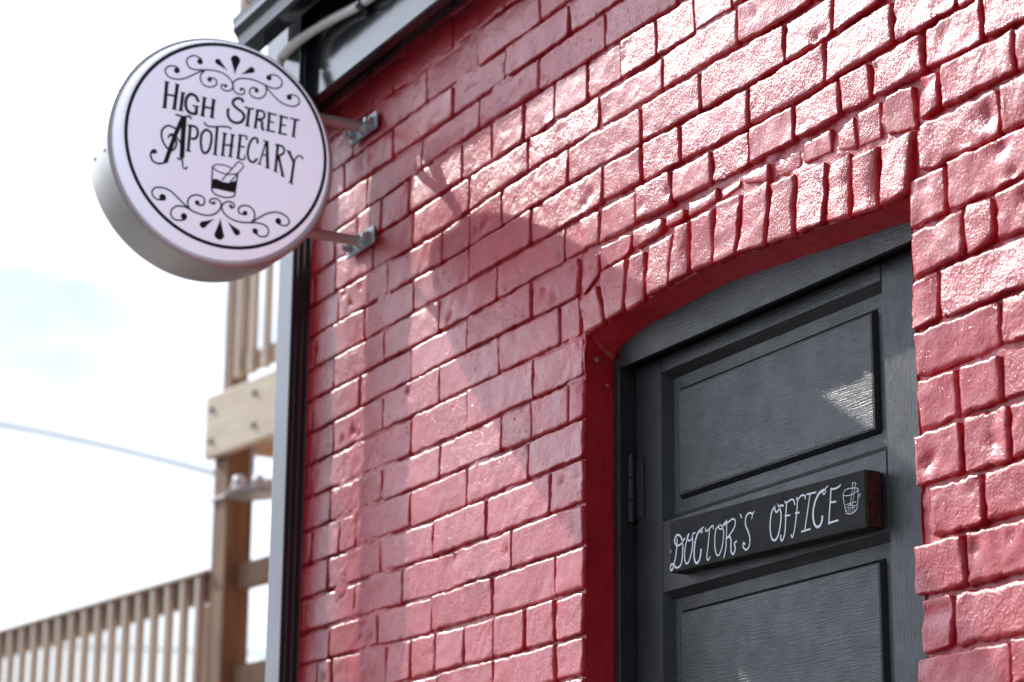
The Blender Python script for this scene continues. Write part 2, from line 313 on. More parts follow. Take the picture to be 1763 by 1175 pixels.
class MB:
    def __init__(s): s.V = []; s.F = []
    def add(s, V, F):
        n = len(s.V); s.V += [tuple(v) for v in V]; s.F += [[i+n for i in q] for q in F]; return s
    def box(s, x0, x1, y0, y1, z0, z1, fr=None, bev=0.0):
        b = min(bev, abs(x1-x0)*.3, abs(y1-y0)*.3, abs(z1-z0)*.3)
        if b <= 0:
            P = [(x, y, z) for x in (x0, x1) for y in (y0, y1) for z in (z0, z1)]
            F = [(0,1,3,2),(4,6,7,5),(0,4,5,1),(2,3,7,6),(0,2,6,4),(1,5,7,3)]
        else:            # chamfered box
            P = []; ix = {}
            for i, x in enumerate((x0, x1)):
                for j, y in enumerate((y0, y1)):
                    for k, z in enumerate((z0, z1)):
                        dx = b if i == 0 else -b; dy = b if j == 0 else -b; dz = b if k == 0 else -b
                        ix[i,j,k,0] = len(P); P.append((x, y+dy, z+dz))
                        ix[i,j,k,1] = len(P); P.append((x+dx, y, z+dz))
                        ix[i,j,k,2] = len(P); P.append((x+dx, y+dy, z))
            F = []
            for i in (0,1):
                q = [ix[i,0,0,0], ix[i,0,1,0], ix[i,1,1,0], ix[i,1,0,0]]; F.append(q if i == 0 else q[::-1])
                q = [ix[0,i,0,1], ix[1,i,0,1], ix[1,i,1,1], ix[0,i,1,1]]; F.append(q if i == 0 else q[::-1])
                q = [ix[0,0,i,2], ix[0,1,i,2], ix[1,1,i,2], ix[1,0,i,2]]; F.append(q if i == 0 else q[::-1])
            for a in (0,1):
                for c in (0,1):
                    F.append([ix[a,c,0,0], ix[a,c,1,0], ix[a,c,1,1], ix[a,c,0,1]])
                    F.append([ix[a,0,c,0], ix[a,1,c,0], ix[a,1,c,2], ix[a,0,c,2]])
                    F.append([ix[0,a,c,1], ix[1,a,c,1], ix[1,a,c,2], ix[0,a,c,2]])
            for i in (0,1):
                for j in (0,1):
                    for k in (0,1): F.append([ix[i,j,k,0], ix[i,j,k,1], ix[i,j,k,2]])
        if fr: P = [fr(*q) for q in P]
        return s.add(P, F)
    def tube(s, pts, rad, n=12, cap=True):
        pts = [Vector(q) for q in pts]; V = []; F = []
        up = Vector((0.13, 0.31, 0.94))
        for i, q in enumerate(pts):
            t = (pts[min(i+1, len(pts)-1)]-pts[max(i-1, 0)]).normalized()
            a = t.cross(up)
            if a.length < 1e-3: a = t.cross(Vector((1, 0, 0)))
            a.normalize(); b = t.cross(a)
            rr = rad[i] if isinstance(rad, (list, tuple)) else rad
            for k in range(n):
                g = 2*math.pi*k/n; V.append(tuple(q+a*(math.cos(g)*rr)+b*(math.sin(g)*rr)))
        for i in range(len(pts)-1):
            for k in range(n):
                F.append([i*n+k, i*n+(k+1) % n, (i+1)*n+(k+1) % n, (i+1)*n+k])
        if cap: F.append(list(range(n))[::-1]); F.append([(len(pts)-1)*n+k for k in range(n)])
        return s.add(V, F)
    def lathe(s, c, axis, prof, n=72):
        """profile of (distance along axis, radius) turned about the axis through c"""
        ax = Vector(axis).normalized(); a = ax.orthogonal().normalized(); b = ax.cross(a); V = []; F = []
        for d, rr in prof:
            for k in range(n):
                g = 2*math.pi*k/n; V.append(tuple(Vector(c)+ax*d+a*(math.cos(g)*rr)+b*(math.sin(g)*rr)))
        for i in range(len(prof)-1):
            for k in range(n):
                F.append([i*n+k, i*n+(k+1) % n, (i+1)*n+(k+1) % n, (i+1)*n+k])
        F.append(list(range(n))[::-1]); F.append([(len(prof)-1)*n+k for k in range(n)])
        return s.add(V, F)
    def build(s, name, mat, parent=None, smooth=False, own=True): return mesh(name, s.V, s.F, mat, parent, smooth, own)
def autosmooth(o, ang=35):
    me = o.data; me.polygons.foreach_set('use_smooth', [True]*len(me.polygons))
    import bmesh
    bm = bmesh.new(); bm.from_mesh(me); bmesh.ops.recalc_face_normals(bm, faces=bm.faces)
    for e in bm.edges:
        if len(e.link_faces) == 2 and e.calc_face_angle(0) > math.radians(ang): e.smooth = False
    bm.to_mesh(me); bm.free()
    return o
def spline(P, sub=6):
    P = [Vector((q[0], q[1], q[2] if len(q) > 2 else 0.0)) for q in P]
    if len(P) < 3: return P
    R = []
    for i in range(len(P)-1):
        p0 = P[max(i-1, 0)]; p1 = P[i]; p2 = P[i+1]; p3 = P[min(i+2, len(P)-1)]
        for k in range(sub):
            t = k/sub
            R.append(0.5*((2*p1)+(-p0+p2)*t+(2*p0-5*p1+4*p2-p3)*t*t+(-p0+3*p1-3*p2+p3)*t**3))
    R.append(P[-1]); return R

# ------------------------------------------------------------------ materials
def newmat(name, base, rough=0.5, metal=0.0, spec=0.5):
    mt = bpy.data.materials.new(name); mt.use_nodes = True; b = mt.node_tree.nodes['Principled BSDF']
    b.inputs['Base Color'].default_value = (*base, 1); b.inputs['Roughness'].default_value = rough; b.inputs['Metallic'].default_value = metal
    b.inputs['Specular IOR Level'].default_value = spec
    return mt
def N(mt, kind, **kw):
    n = mt.node_tree.nodes.new(kind)
    for k, v in kw.items():
        if k in n.inputs: n.inputs[k].default_value = v
        else: setattr(n, k, v)
    return n
def L(mt, a, b): mt.node_tree.links.new(a, b)
def pos(mt, scale):
    g = N(mt, 'ShaderNodeNewGeometry'); mpn = N(mt, 'ShaderNodeMapping'); mpn.inputs['Scale'].default_value = scale
    L(mt, g.outputs['Position'], mpn.inputs['Vector']); return mpn.outputs[0]
def noise(mt, vec, scale, detail=3, rough=0.55):
    n = N(mt, 'ShaderNodeTexNoise'); n.inputs['Scale'].default_value = scale; n.inputs['Detail'].default_value = detail; n.inputs['Roughness'].default_value = rough
    L(mt, vec, n.inputs['Vector']); return n.outputs['Fac']
def bump(mt, fac, dist, strength=1.0, prev=None):
    b = N(mt, 'ShaderNodeBump'); b.inputs['Distance'].default_value = dist; b.inputs['Strength'].default_value = strength
    L(mt, fac, b.inputs['Height'])
    if prev: L(mt, prev, b.inputs['Normal'])
    return b.outputs[0]
def vary(mt, fac, c0, c1, p0=0.35, p1=0.65, sock='Base Color'):
    rp = N(mt, 'ShaderNodeValToRGB'); rp.color_ramp.elements[0].position = p0; rp.color_ramp.elements[1].position = p1
    rp.color_ramp.elements[0].color = (*c0, 1); rp.color_ramp.elements[1].color = (*c1, 1)
    L(mt, fac, rp.inputs[0]); L(mt, rp.outputs[0], mt.node_tree.nodes['Principled BSDF'].inputs[sock])
def bsdf(mt): return mt.node_tree.nodes['Principled BSDF']

RED = newmat('red_gloss_paint', (0.44, 0.012, 0.022), 0.36, 0, 0.5)
v1 = pos(RED, (1, 1, 1)); v2 = pos(RED, (1, 1, 0.3))
vary(RED, noise(RED, v1, 14, 4), (0.44, 0.009, 0.020), (0.55, 0.017, 0.032))
vary(RED, noise(RED, v1, 24, 4), (0.28,)*3, (0.42,)*3, sock='Roughness')
bsdf(RED).inputs['Coat Weight'].default_value = 0.32; bsdf(RED).inputs['Coat Roughness'].default_value = 0.16
oi = N(RED, 'ShaderNodeObjectInfo')
def rnd(mt, lo, hi, mul=1.0):
    a = N(mt, 'ShaderNodeMath', operation='MULTIPLY'); a.inputs[1].default_value = mul; L(mt, oi.outputs['Random'], a.inputs[0])
    fr_ = N(mt, 'ShaderNodeMath', operation='FRACT'); L(mt, a.outputs[0], fr_.inputs[0])
    m_ = N(mt, 'ShaderNodeMapRange'); m_.inputs['To Min'].default_value = lo; m_.inputs['To Max'].default_value = hi
    L(mt, fr_.outputs[0], m_.inputs['Value']); return m_.outputs[0]
def bump2(mt, fac, dist, strength, prev=None):
    b = N(mt, 'ShaderNodeBump'); b.inputs['Distance'].default_value = dist; L(mt, strength, b.inputs['Strength']); L(mt, fac, b.inputs['Height'])
    if prev: L(mt, prev, b.inputs['Normal'])
    return b.outputs[0]
def pits(mt, vec, scale, lo, hi, dist, strength, prev):
    rp = N(mt, 'ShaderNodeValToRGB'); rp.color_ramp.elements[0].position = lo; rp.color_ramp.elements[1].position = hi
    L(mt, noise(mt, vec, scale, 3, 0.6), rp.inputs[0]); return bump2(mt, rp.outputs[0], dist, strength, prev)
nb = bump2(RED, noise(RED, v1, 60, 5, 0.62), 0.0032, rnd(RED, 0.30, 0.75))
nb = bump2(RED, noise(RED, v1, 250, 3, 0.6), 0.0014, rnd(RED, 0.2, 0.9, 7.3), nb)
nb = bump2(RED, noise(RED, v2, 420, 2), 0.0008, rnd(RED, 0.1, 0.8, 13.7), nb)
nb = pits(RED, v1, 85, 0.285, 0.345, 0.0030, rnd(RED, 0.0, 1.0, 3.1), nb)
nb = pits(RED, v1, 190, 0.29, 0.35, 0.0015, rnd(RED, 0.2, 1.0, 5.9), nb)
L(RED, nb, bsdf(RED).inputs['Normal']); L(RED, nb, bsdf(RED).inputs['Coat Normal'])

def door_paint(name, sc):
    mt = newmat(name, (0.018, 0.022, 0.024), 0.36, 0, 0.45)
    a = pos(mt, sc); b = pos(mt, (1, 1, 1))
    vary(mt, noise(mt, b, 9, 4), (0.014, 0.0175, 0.019), (0.025, 0.030, 0.032))
    vary(mt, noise(mt, b, 25, 3), (0.28,)*3, (0.42,)*3, sock='Roughness')
    q = bump(mt, noise(mt, a, 1.0, 3, 0.6), 0.0011, 0.85)
    q = bump(mt, noise(mt, b, 60, 4), 0.0012, 0.25, q)
    q = bump(mt, noise(mt, b, 800, 2), 0.0006, 0.7, q)
    L(mt, q, bsdf(mt).inputs['Normal']); return mt
CHAR_H = door_paint('charcoal_paint_level_grain', (22, 22, 430))
CHAR_V = door_paint('charcoal_paint_upright_grain', (480, 480, 20))
BLACK = newmat('black_coated_metal', (0.012, 0.014, 0.017), 0.12, 0, 0.5)
L(BLACK, bump(BLACK, noise(BLACK, pos(BLACK, (1, 1, 1)), 6, 2), 0.01, 0.12), bsdf(BLACK).inputs['Normal'])
ALU = newmat('brushed_aluminium', (0.60, 0.58, 0.545), 0.42, 0.6)
vary(ALU, noise(ALU, pos(ALU, (3, 3, 3)), 3, 3), (0.38,)*3, (0.52,)*3, sock='Roughness')
ZINC = newmat('galvanised_steel', (0.50, 0.53, 0.55), 0.36, 0.85)
vary(ZINC, noise(ZINC, pos(ZINC, (1, 1, 1)), 160, 3), (0.40, 0.43, 0.45), (0.60, 0.63, 0.65))
FACE = newmat('backlit_white_acrylic', (0.76, 0.77, 0.88), 0.18)
bsdf(FACE).inputs['Emission Color'].default_value = (0.79, 0.79, 1.0, 1); bsdf(FACE).inputs['Emission Strength'].default_value = 0.38
INK = newmat('black_vinyl', (0.016, 0.02, 0.024), 0.45)
CHALK = newmat('white_paint_pen', (0.78, 0.80, 0.84), 0.7)
BOARDM = newmat('black_painted_board', (0.016, 0.016, 0.017), 0.75, 0, 0.2)
vary(BOARDM, noise(BOARDM, pos(BOARDM, (1, 1, 1)), 22, 5), (0.011, 0.0115, 0.012), (0.026, 0.025, 0.024))
L(BOARDM, bump(BOARDM, noise(BOARDM, pos(BOARDM, (40, 1, 260)), 1, 3), 0.0006, 0.5), bsdf(BOARDM).inputs['Normal'])
ENDW = newmat('brown_board_end', (0.055, 0.022, 0.016), 0.6)
vary(ENDW, noise(ENDW, pos(ENDW, (1, 90, 60)), 2, 4), (0.035, 0.015, 0.011), (0.085, 0.035, 0.025))
WHITE = newmat('white_plastic', (0.78, 0.76, 0.72), 0.35)
def wood(name, c0, c1, sc):
    mt = newmat(name, c0, 0.7)
    n = noise(mt, pos(mt, sc), 1.0, 6, 0.62); vary(mt, n, c0, c1, 0.3, 0.7)
    L(mt, bump(mt, n, 0.002, 0.5), bsdf(mt).inputs['Normal']); return mt
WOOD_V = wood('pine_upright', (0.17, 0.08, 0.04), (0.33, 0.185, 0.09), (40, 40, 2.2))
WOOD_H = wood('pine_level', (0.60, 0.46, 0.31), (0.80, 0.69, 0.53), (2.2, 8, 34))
WOOD_B = wood('weathered_baluster', (0.52, 0.42, 0.33), (0.72, 0.62, 0.51), (50, 50, 3))
PLUG = newmat('tan_filler', (0.36, 0.25, 0.17), 0.8)
DARKM = newmat('dark_bolt_steel', (0.08, 0.08, 0.085), 0.45, 0.8)
WIRE = newmat('dark_cable_rubber', (0.03, 0.032, 0.04), 0.6)
CONC = newmat('worn_concrete', (0.2, 0.195, 0.185), 0.85)
vary(CONC, noise(CONC, pos(CONC, (1, 1, 1)), 6, 6), (0.16, 0.155, 0.15), (0.24, 0.235, 0.225))
ASPH = newmat('asphalt', (0.05, 0.05, 0.052), 0.9)
vary(ASPH, noise(ASPH, pos(ASPH, (1, 1, 1)), 40, 5), (0.04, 0.04, 0.042), (0.07, 0.07, 0.072))
BULB = newmat('frosted_globe', (0.75, 0.75, 0.74), 0.3)
SHADEM = newmat('pale_grey_enamel', (0.42, 0.43, 0.43), 0.4)
ROOFM = newmat('dark_roof_sheet', (0.05, 0.052, 0.056), 0.5)

# ------------------------------------------------------------------ ground
def sheet(name, x0, x1, y0, y1, z, mat):
    o = mesh(name, [(x0, y0, z), (x1, y0, z), (x1, y1, z), (x0, y1, z)], [(0, 1, 2, 3)], mat); o['kind'] = 'structure'; return o
sheet('ground', -900, 900, -900, 900, -H-0.13, ASPH)
pv = MB(); pv.box(-40, 30, -2.6, 0.3, -H-0.126, -H, bev=0.012); o = pv.build('pavement', CONC); o['kind'] = 'structure'

# ------------------------------------------------------------------ brick building
X0, X1 = -4.64, 1.2                       # corner behind the downspout, and where the wall runs on to the right
JL, JR_ = -3.378, -2.492                  # door opening
ZT = 2.07                                 # underside of the eaves
house = thing('brick_building', 'glossy red painted brick building with a black door and black eaves', 'building', (-2.9, 0.1, -H))
ax_ = np.array([a for a, b in ARCH_LOW]); az_ = np.array([b for a, b in ARCH_LOW])
def arch(x): return np.interp(x, ax_, az_)
def bedz(n, x):
    if n in BED: q = BED[n]; return float(np.interp(x, [a for a, b in q], [b for a, b in q]))
    return 0.6683+0.070*n
def mortar_y(P):
    smear = np.clip((vnoise(P, 5, 6)+0.6*vnoise(P, 17, 7)-0.12)/0.40, 0, 1)       # joints filled flush by old repairs and paint
    return 0.0025+0.0025*vnoise(P, 11, 3)+0.0014*vnoise(P, 60, 4)+0.0009*vnoise(P, 130, 5)-smear*0.0055
def grid(xs, zlo, zhi, nz, acc):
    """structured block of wall face; zlo and zhi may vary with x"""
    xs = np.asarray(xs); n = len(xs); t = np.linspace(0, 1, nz)
    Xg = np.repeat(xs[:, None], nz, 1); lo = np.broadcast_to(zlo, n)[:, None]; hi = np.broadcast_to(zhi, n)[:, None]
    Zg = lo+(hi-lo)*t[None, :]
    P = np.stack([Xg.ravel(), np.zeros(n*nz), Zg.ravel()], 1); P[:, 1] = mortar_y(P)
    i = np.arange(n-1)[:, None]*nz+np.arange(nz-1)[None, :]; i = i.ravel()
    F = np.stack([i, i+nz, i+nz+1, i+1], 1)
    acc.append((P, F))
acc = []
ZL = 0.30
grid(np.linspace(X0, JL, 226), ZL, ZT, 300, acc)
grid(np.linspace(JR_, -2.1, 70), ZL, ZT, 300, acc)
xs = np.linspace(JL, JR_, 150); grid(xs, arch(xs), ZT, 160, acc)
grid(np.linspace(X0, JL, 30), -H, ZL, 30, acc); grid(np.linspace(JR_, -2.1, 10), -H, ZL, 30, acc)
grid(np.linspace(-2.1, X1, 60), -H, ZT, 50, acc)
V = []; F = []; n0 = 0
for P, f_ in acc: V.append(P); F.append(f_+n0); n0 += len(P)
V = np.concatenate(V); F = np.concatenate(F)
wall = mesh('wall', V, F, RED, house, smooth=True, own=False)
side = MB(); side.box(X0, X0+0.02, 0.006, 6.0, -H, ZT); side.box(X1-0.02, X1, 0.006, 6.0, -H, ZT); side.box(X0+0.021, X1-0.021, 5.98, 6.0, -H, ZT)
side.build('side_wall', RED, house)

def brick_mesh(c, prot, nu, nv, seed, back=0.055, rad=0.0024, amp=1.0, pits=()):
    """c: four corners (x,z) lower-left, lower-right, upper-right, upper-left of the visible face"""
    R = random.Random(seed)
    c = np.array(c, float)
    wd = np.linalg.norm(c[1]-c[0]); ht = np.linalg.norm(c[3]-c[0])
    def par(n, ln):
        e = np.array([0.0, 0.0009, 0.0022, 0.0048])/ln; e = e[e < 0.3]
        return np.concatenate([e, np.linspace(0, 1, max(n, 4))[1:-1], 1-e[::-1]]) if n > 6 else np.sort(np.concatenate([e, 1-e]))
    s = np.unique(np.round(par(nu, wd), 6)); t = np.unique(np.round(par(nv, ht), 6)); nu, nv = len(s), len(t); S, T = np.meshgrid(s, t, indexing='ij'); S = S.ravel(); T = T.ravel()
    w4 = np.stack([(1-S)*(1-T), S*(1-T), S*T, (1-S)*T], 1); xz = w4 @ c
    P = np.stack([xz[:, 0], np.zeros(len(S)), xz[:, 1]], 1)
    off = P+np.array([seed*0.37 % 5, seed*0.11 % 3, 0])
    de = np.minimum(np.minimum(S, 1-S)*wd, np.minimum(T, 1-T)*ht)
    fade = np.exp(-de/0.012)
    jx = 0.0024*vnoise(off, 38, 11)+0.0018*vnoise(off, 150, 12); jz = 0.0021*vnoise(off, 28, 13)+0.0020*vnoise(off, 150, 14)
    # corners knocked round
    cs = np.minimum(S, 1-S)*wd; ct = np.minimum(T, 1-T)*ht; cr = R.uniform(0.003, 0.010)
    knock = np.clip(1-(cs+ct)/cr, 0, 1)*cr*0.35
    P[:, 0] += jx*fade*amp+knock*np.sign(0.5-S); P[:, 2] += jz*fade*amp+knock*np.sign(0.5-T)
    rad = rad*R.uniform(0.8, 1.9)*(1+0.5*vnoise(off, 30, 17)); k = np.clip(1-de/rad, 0, 1); roll = (1-np.sqrt(np.clip(1-k*k, 0, 1)))*(prot+0.004)
    tilt = (S-0.5)*R.uniform(-.0022, .0022)+(T-0.5)*R.uniform(-.003, .003)
    y = -prot+tilt+0.0009*amp*vnoise(off, 22, 15)+0.0008*amp*vnoise(off, 75, 16)+roll
    y = y+fade*amp*(0.0012*vnoise(off, 150, 18)+0.0008*vnoise(off, 60, 19))
    for px, pz_, pr, pd in pits:
        d2 = ((P[:, 0]-px)**2+(P[:, 2]-pz_)**2)/pr**2; y += pd*np.exp(-d2*1.5)
    P[:, 1] = y
    idx = np.arange(nu*nv).reshape(nu, nv)
    F = [[idx[i, j], idx[i+1, j], idx[i+1, j+1], idx[i, j+1]] for i in range(nu-1) for j in range(nv-1)]
    ring = [idx[i, 0] for i in range(nu)]+[idx[nu-1, j] for j in range(1, nv)]+[idx[i, nv-1] for i in range(nu-2, -1, -1)]+[idx[0, j] for j in range(nv-2, 0, -1)]
    B = P[ring].copy(); B[:, 1] = back; nb_ = len(P); n = len(ring)
    F += [[ring[k], nb_+k, nb_+(k+1) % n, ring[(k+1) % n]] for k in range(n)]
    return np.concatenate([P, B]), F
NB = [0]
def in_view(x, z): return -4.66 < x < -2.16 and 0.36 < z < 2.05
stuffV = []; stuffF = []
def add_brick(c, prot, parent, big=True, **kw):
    NB[0] += 1; seed = NB[0]*7+3
    c = np.array(c, float); wd = abs(c[1][0]-c[0][0]); ht = abs(c[3][1]-c[0][1])
    if wd < 0.012 or ht < 0.010: return
    if big:
        nu = max(6, int(wd/0.0085)); nv = max(6, int(ht/0.0068))
        V, F = brick_mesh(c, prot, nu, nv, seed, **kw)
        o = mesh('brick', V, F, RED, parent, smooth=True)
        return o
    V, F = brick_mesh(c, prot, 6, 4, seed, **kw)
    n = sum(len(q) for q in stuffV); stuffV.append(V); stuffF.extend([[i+n for i in q] for q in F])
def course_brick(n, xa, xb, parent, big=True, ja=0.0028, jb=0.0028, prot=None, **kw):
    nar = 0.68 if xa < -3.45 else 1.0; j0 = rng.uniform(.0020, .0036)*nar; j1 = rng.uniform(.0020, .0036)*nar
    xa += ja*rng.uniform(.6, 1.2)*nar; xb -= jb*rng.uniform(.6, 1.2)*nar; r_ = lambda: rng.uniform(-.0012, .0012)
    c = [(xa+r_(), bedz(n, xa)+j0+r_()), (xb+r_(), bedz(n, xb)+j0+r_()), (xb+r_(), bedz(n+1, xb)-j1+r_()), (xa+r_(), bedz(n+1, xa)-j1+r_())]
    xm = (xa+xb)/2
    if xm > -2.52: kw.setdefault('amp', 1.5)
    if prot is None:
        base = 0.0042 if xm < -3.9 else (0.0052 if xm < -3.2 else 0.0072)
        prot = base+rng.uniform(-.0016, .0020)
    if big and rng.random() < (0.14 if xm < -2.52 else 0.35) and 'pits' not in kw:
        kw['pits'] = [(rng.uniform(xa, xb), bedz(n, xm)+rng.uniform(.012, .058), rng.uniform(.006, .012), rng.uniform(.003, .008)) for _ in range(rng.randint(1, 3))]
    return add_brick(c, prot, parent, big, **kw)
def fill(lo, hi, joints, step=0.24):
    """joints in (lo,hi), long gaps split at the usual brick length"""
    q = [lo]+[j for j in sorted(joints) if lo+0.03 < j < hi-0.03]+[hi]; res = [q[0]]
    for a, b in zip(q, q[1:]):
        k = int(round((b-a)/step)) if (b-a) > 0.30 else 1
        res += [a+(b-a)*(i+1)/k for i in range(k)]
    return res
START_R = {5: -2.488, 4: -2.483, 3: -2.490, 2: -2.488, 1: -2.488, 0: -2.497, -1: -2.468, -2: -2.506, -3: -2.494, -4: -2.508}
nlow = -30
def XE(n): return -1.98 if n % 2 else -2.10
for n in range(nlow, 20):
    zm = 0.6683+0.070*(n+0.5)
    if zm-0.035 < -H or zm+0.035 > ZT: continue
    js = JOINT.get(n, [X0+(0.12 if n % 2 else 0.24)+0.24*k for k in range(12)])
    if n >= 8:                                            # runs right across above the door
        q = fill(X0, XE(n), js)
        for a, b in zip(q, q[1:]): course_brick(n, a, b, wall, big=in_view((a+b)/2, zm))
    elif n == 7:
        q = fill(X0, -3.400, js)
        for a, b in zip(q, q[1:]): course_brick(n, a, b, wall)
        q = fill(-2.463, XE(n), JOINT_R[7])
        for a, b in zip(q, q[1:]): course_brick(n, a, b, wall)
    else:
        q = fill(X0, JL-0.002 if n < 6 else -3.394, js)
        for i, (a, b) in enumerate(zip(q, q[1:])):
            course_brick(n, a, b, wall, big=in_view((a+b)/2, zm), jb=0.0 if i == len(q)-2 else 0.0028)
        lo = {6: -2.468}.get(n, START_R.get(n, JR_+0.004))
        q = fill(lo, XE(n), JOINT_R.get(n, [-2.38 if n % 2 else -2.27]))
        for i, (a, b) in enumerate(zip(q, q[1:])):
            course_brick(n, a, b, wall, big=in_view((a+b)/2, zm), ja=0.0 if i == 0 else 0.0028)
    x = XE(n)
    k = 0
    while x < X1-0.02:                                    # the wall beyond the picture
        b = min(x+0.24, X1); course_brick(n, x, b, wall, big=False); x = b; k += 1

# flat arch over the door: soffit and its upright bricks
ZBX = [-3.380, -3.372, -3.350, -3.320, -3.280, -3.236, -3.12, -3.02, -2.90, -2.79, -2.67, -2.549, -2.488]
ZBZ = [1.050, 1.063, 1.073, 1.0805, 1.0855, 1.089, 1.0965, 1.098, 1.090, 1.081, 1.073, 1.064, 1.060]
def arch_back(x): return np.interp(x, ZBX, ZBZ)
ys = np.linspace(0.0, 0.105, 22); xs = np.concatenate([np.linspace(JL, JL+0.06, 30), np.linspace(JL+0.065, JR_, 80)])
P = np.array([(x, y, arch(x)+(arch_back(x)-arch(x))*min(1, max(0, (y-.004)/.046))) for x in xs for y in ys]); P[:, 2] += 0.0016*vnoise(P, 26, 21)+0.0008*vnoise(P, 90, 22)-0.0006
F = [[i*22+j, i*22+j+1, (i+1)*22+j+1, (i+1)*22+j] for i in range(109) for j in range(21)]
archo = mesh('arch', P, F, RED, house, smooth=True)
for i in range(len(ARCH_LOW)-1):
    (a, b), (c, d) = ARCH_LOW[i], ARCH_LOW[i+1]; (e, g), (h, k) = ARCH_TOP[i], ARCH_TOP[i+1]
    jj = 0.0036
    zt0 = g+rng.uniform(-.004, .004); zt1 = k+rng.uniform(-.004, .004)
    if i == 0: zt0 = 1.158
    q = [(a+jj, arch(a)+0.001), (c-jj, arch(c)+0.001), (h-jj*1.1, (zt0+zt1)/2), (e+jj*1.1, (zt0+zt1)/2-(.012 if i == 0 else 0))]
    add_brick(q, rng.uniform(.0050, .0090), archo, amp=1.25)
sl = [-3.392, -3.33, -3.22, -3.12, -3.055, -2.965, -2.90, -2.82, -2.74, -2.66, -2.605, -2.545, -2.468]
xt = [a for a, b in ARCH_TOP]; zt_ = [b for a, b in ARCH_TOP]
for a, b in zip(sl, sl[1:]):                              # thin cut pieces between the arch and the course above
    za = float(np.interp(a, xt, zt_))+0.008; zb = float(np.interp(b, xt, zt_))+0.008; ta = bedz(8, a)-0.004; tb = bedz(8, b)-0.004
    j0 = 0.004; drop = rng.uniform(0, 0.008)
    add_brick([(a+j0, za), (b-j0, zb), (b-j0, tb-drop), (a+j0, ta-drop)], rng.uniform(.001, .006), archo, amp=1.5)

# reveals of the opening
def jamb(name, x, sgn, z0, z1, seed):
    ny, nz = 16, 220
    P = np.array([(x, y, z) for z in np.linspace(z0, z1, nz) for y in np.linspace(-0.001, 0.30, ny)])
    d = 0.0018*vnoise(P, 22, seed)+0.0010*vnoise(P, 75, seed+1)
    jo = np.abs(((P[:, 2]-0.6683)/0.070+0.5) % 1-0.5); d -= 0.0018*np.exp(-(jo/0.09)**2)
    P[:, 0] += sgn*d
    F = [[i*ny+j, i*ny+j+1, (i+1)*ny+j+1, (i+1)*ny+j] for i in range(nz-1) for j in range(ny-1)]
    return mesh(name, P, F, RED, house, smooth=True)
jamb('door_reveal', JL+0.0010, 1, -0.98, 1.098, 31); jamb('door_reveal', JR_-0.0010, -1, -0.98, 1.082, 41)
if stuffV:
    o = mesh('brick_field', np.concatenate(stuffV), stuffF, RED, wall, smooth=False); o['kind'] = 'stuff'

# door frame and door
YD = 0.080; ZDT = 1.044; ZDB = -0.97
fr = thing_part = MB()
fr.box(JL+0.003, JL+0.021, 0.050, 0.16, ZDB, 1.055, bev=0.002); fr.build('door_frame', CHAR_V, house)
fr = MB(); fr.box(JR_-0.032, JR_-0.003, 0.050, 0.16, ZDB, 1.050, bev=0.002); fr.build('door_frame', CHAR_V, house)
def head_block(name, y0, y1, zb, par):
    xs = np.linspace(JL+0.0215, JR_-0.0325, 60); n = len(xs); V = []; F = []
    for x in xs: V += [(x, y0, zb), (x, y0, arch_back(x)+0.003), (x, y1, zb), (x, y1, arch_back(x)+0.003)]
    for i in range(n-1):
        a = 4*i; b = a+4; F += [[a, b, b+1, a+1], [a, a+2, b+2, b], [a+1, b+1, b+3, a+3], [a+2, a+3, b+3, b+2]]
    F += [[0, 1, 3, 2], [4*n-4, 4*n-2, 4*n-1, 4*n-3]]
    return mesh(name, V, F, CHAR_H, par)
head = head_block('door_head', 0.050, 0.0575, 1.036, house); head_block('head_lining', 0.0805, 0.16, 1.0445, head)
DXL, DXR = JL+0.0235, JR_-0.0345; PL, PR = -3.271, -2.671
dm = MB(); dm.box(DXL, DXR, YD+0.026, YD+0.045, ZDB+0.01, ZDT-0.004); door = dm.build('door', CHAR_V, house)
door['label'] = 'charcoal painted wooden door with two recessed panels'
def dpart(nm, x0, x1, z0, z1, mat):
    q = MB(); q.box(x0, x1, YD, YD+0.0255, z0, z1, bev=0.0018); return q.build(nm, mat, door)
dpart('stile', DXL, PL, ZDB+0.01, ZDT-0.004, CHAR_V); dpart('stile', PR, DXR, ZDB+0.01, ZDT-0.004, CHAR_V)
rails = [(1.0115, ZDT-0.004), (0.648, 0.7655), (-0.25, -0.09), (ZDB+0.01, ZDB+0.22)]
for z0, z1 in rails: dpart('rail', PL+0.0006, PR-0.0006, z0, z1, CHAR_H)
for z0, z1 in ((0.766, 1.011), (-0.089, 0.6475), (ZDB+0.221, -0.251)):
    a, b, c, d = PL+0.0004, PR-0.0004, z0, z1
    ins = [(0, YD+0.002), (0.003, YD+0.006), (0.010, YD+0.016), (0.030, YD+0.0165), (0.0325, YD+0.0195), (0.0365, YD+0.0090), (0.040, YD+0.0080)]
    V = []; F = []
    for k, (e, y) in enumerate(ins): V += [(a+e, y, c+e), (b-e, y, c+e), (b-e, y, d-e), (a+e, y, d-e)]
    for k in range(len(ins)-1):
        for j in range(4): F.append([4*k+j, 4*k+(j+1) % 4, 4*k+4+(j+1) % 4, 4*k+4+j])
    kk = 4*len(ins)-4; F.append([kk, kk+1, kk+2, kk+3])
    mesh('panel', V, F, CHAR_H, door)
for zc in (0.832, -0.62):
    hb = MB(); xh, yh = JL+0.024, 0.072
    for s0, s1 in ((-.055, -.020), (-.018, .018), (.020, .055)): hb.tube([(xh, yh, zc+s0), (xh, yh, zc+s1)], 0.0062, 12)
    hb.tube([(xh, yh, zc+.055), (xh, yh, zc+.060)], 0.0042, 10)
    hb.box(xh+0.002, xh+0.030, 0.0772, 0.0796, zc-.05, zc+.05)
    autosmooth(hb.build('hinge', CHAR_V, door))
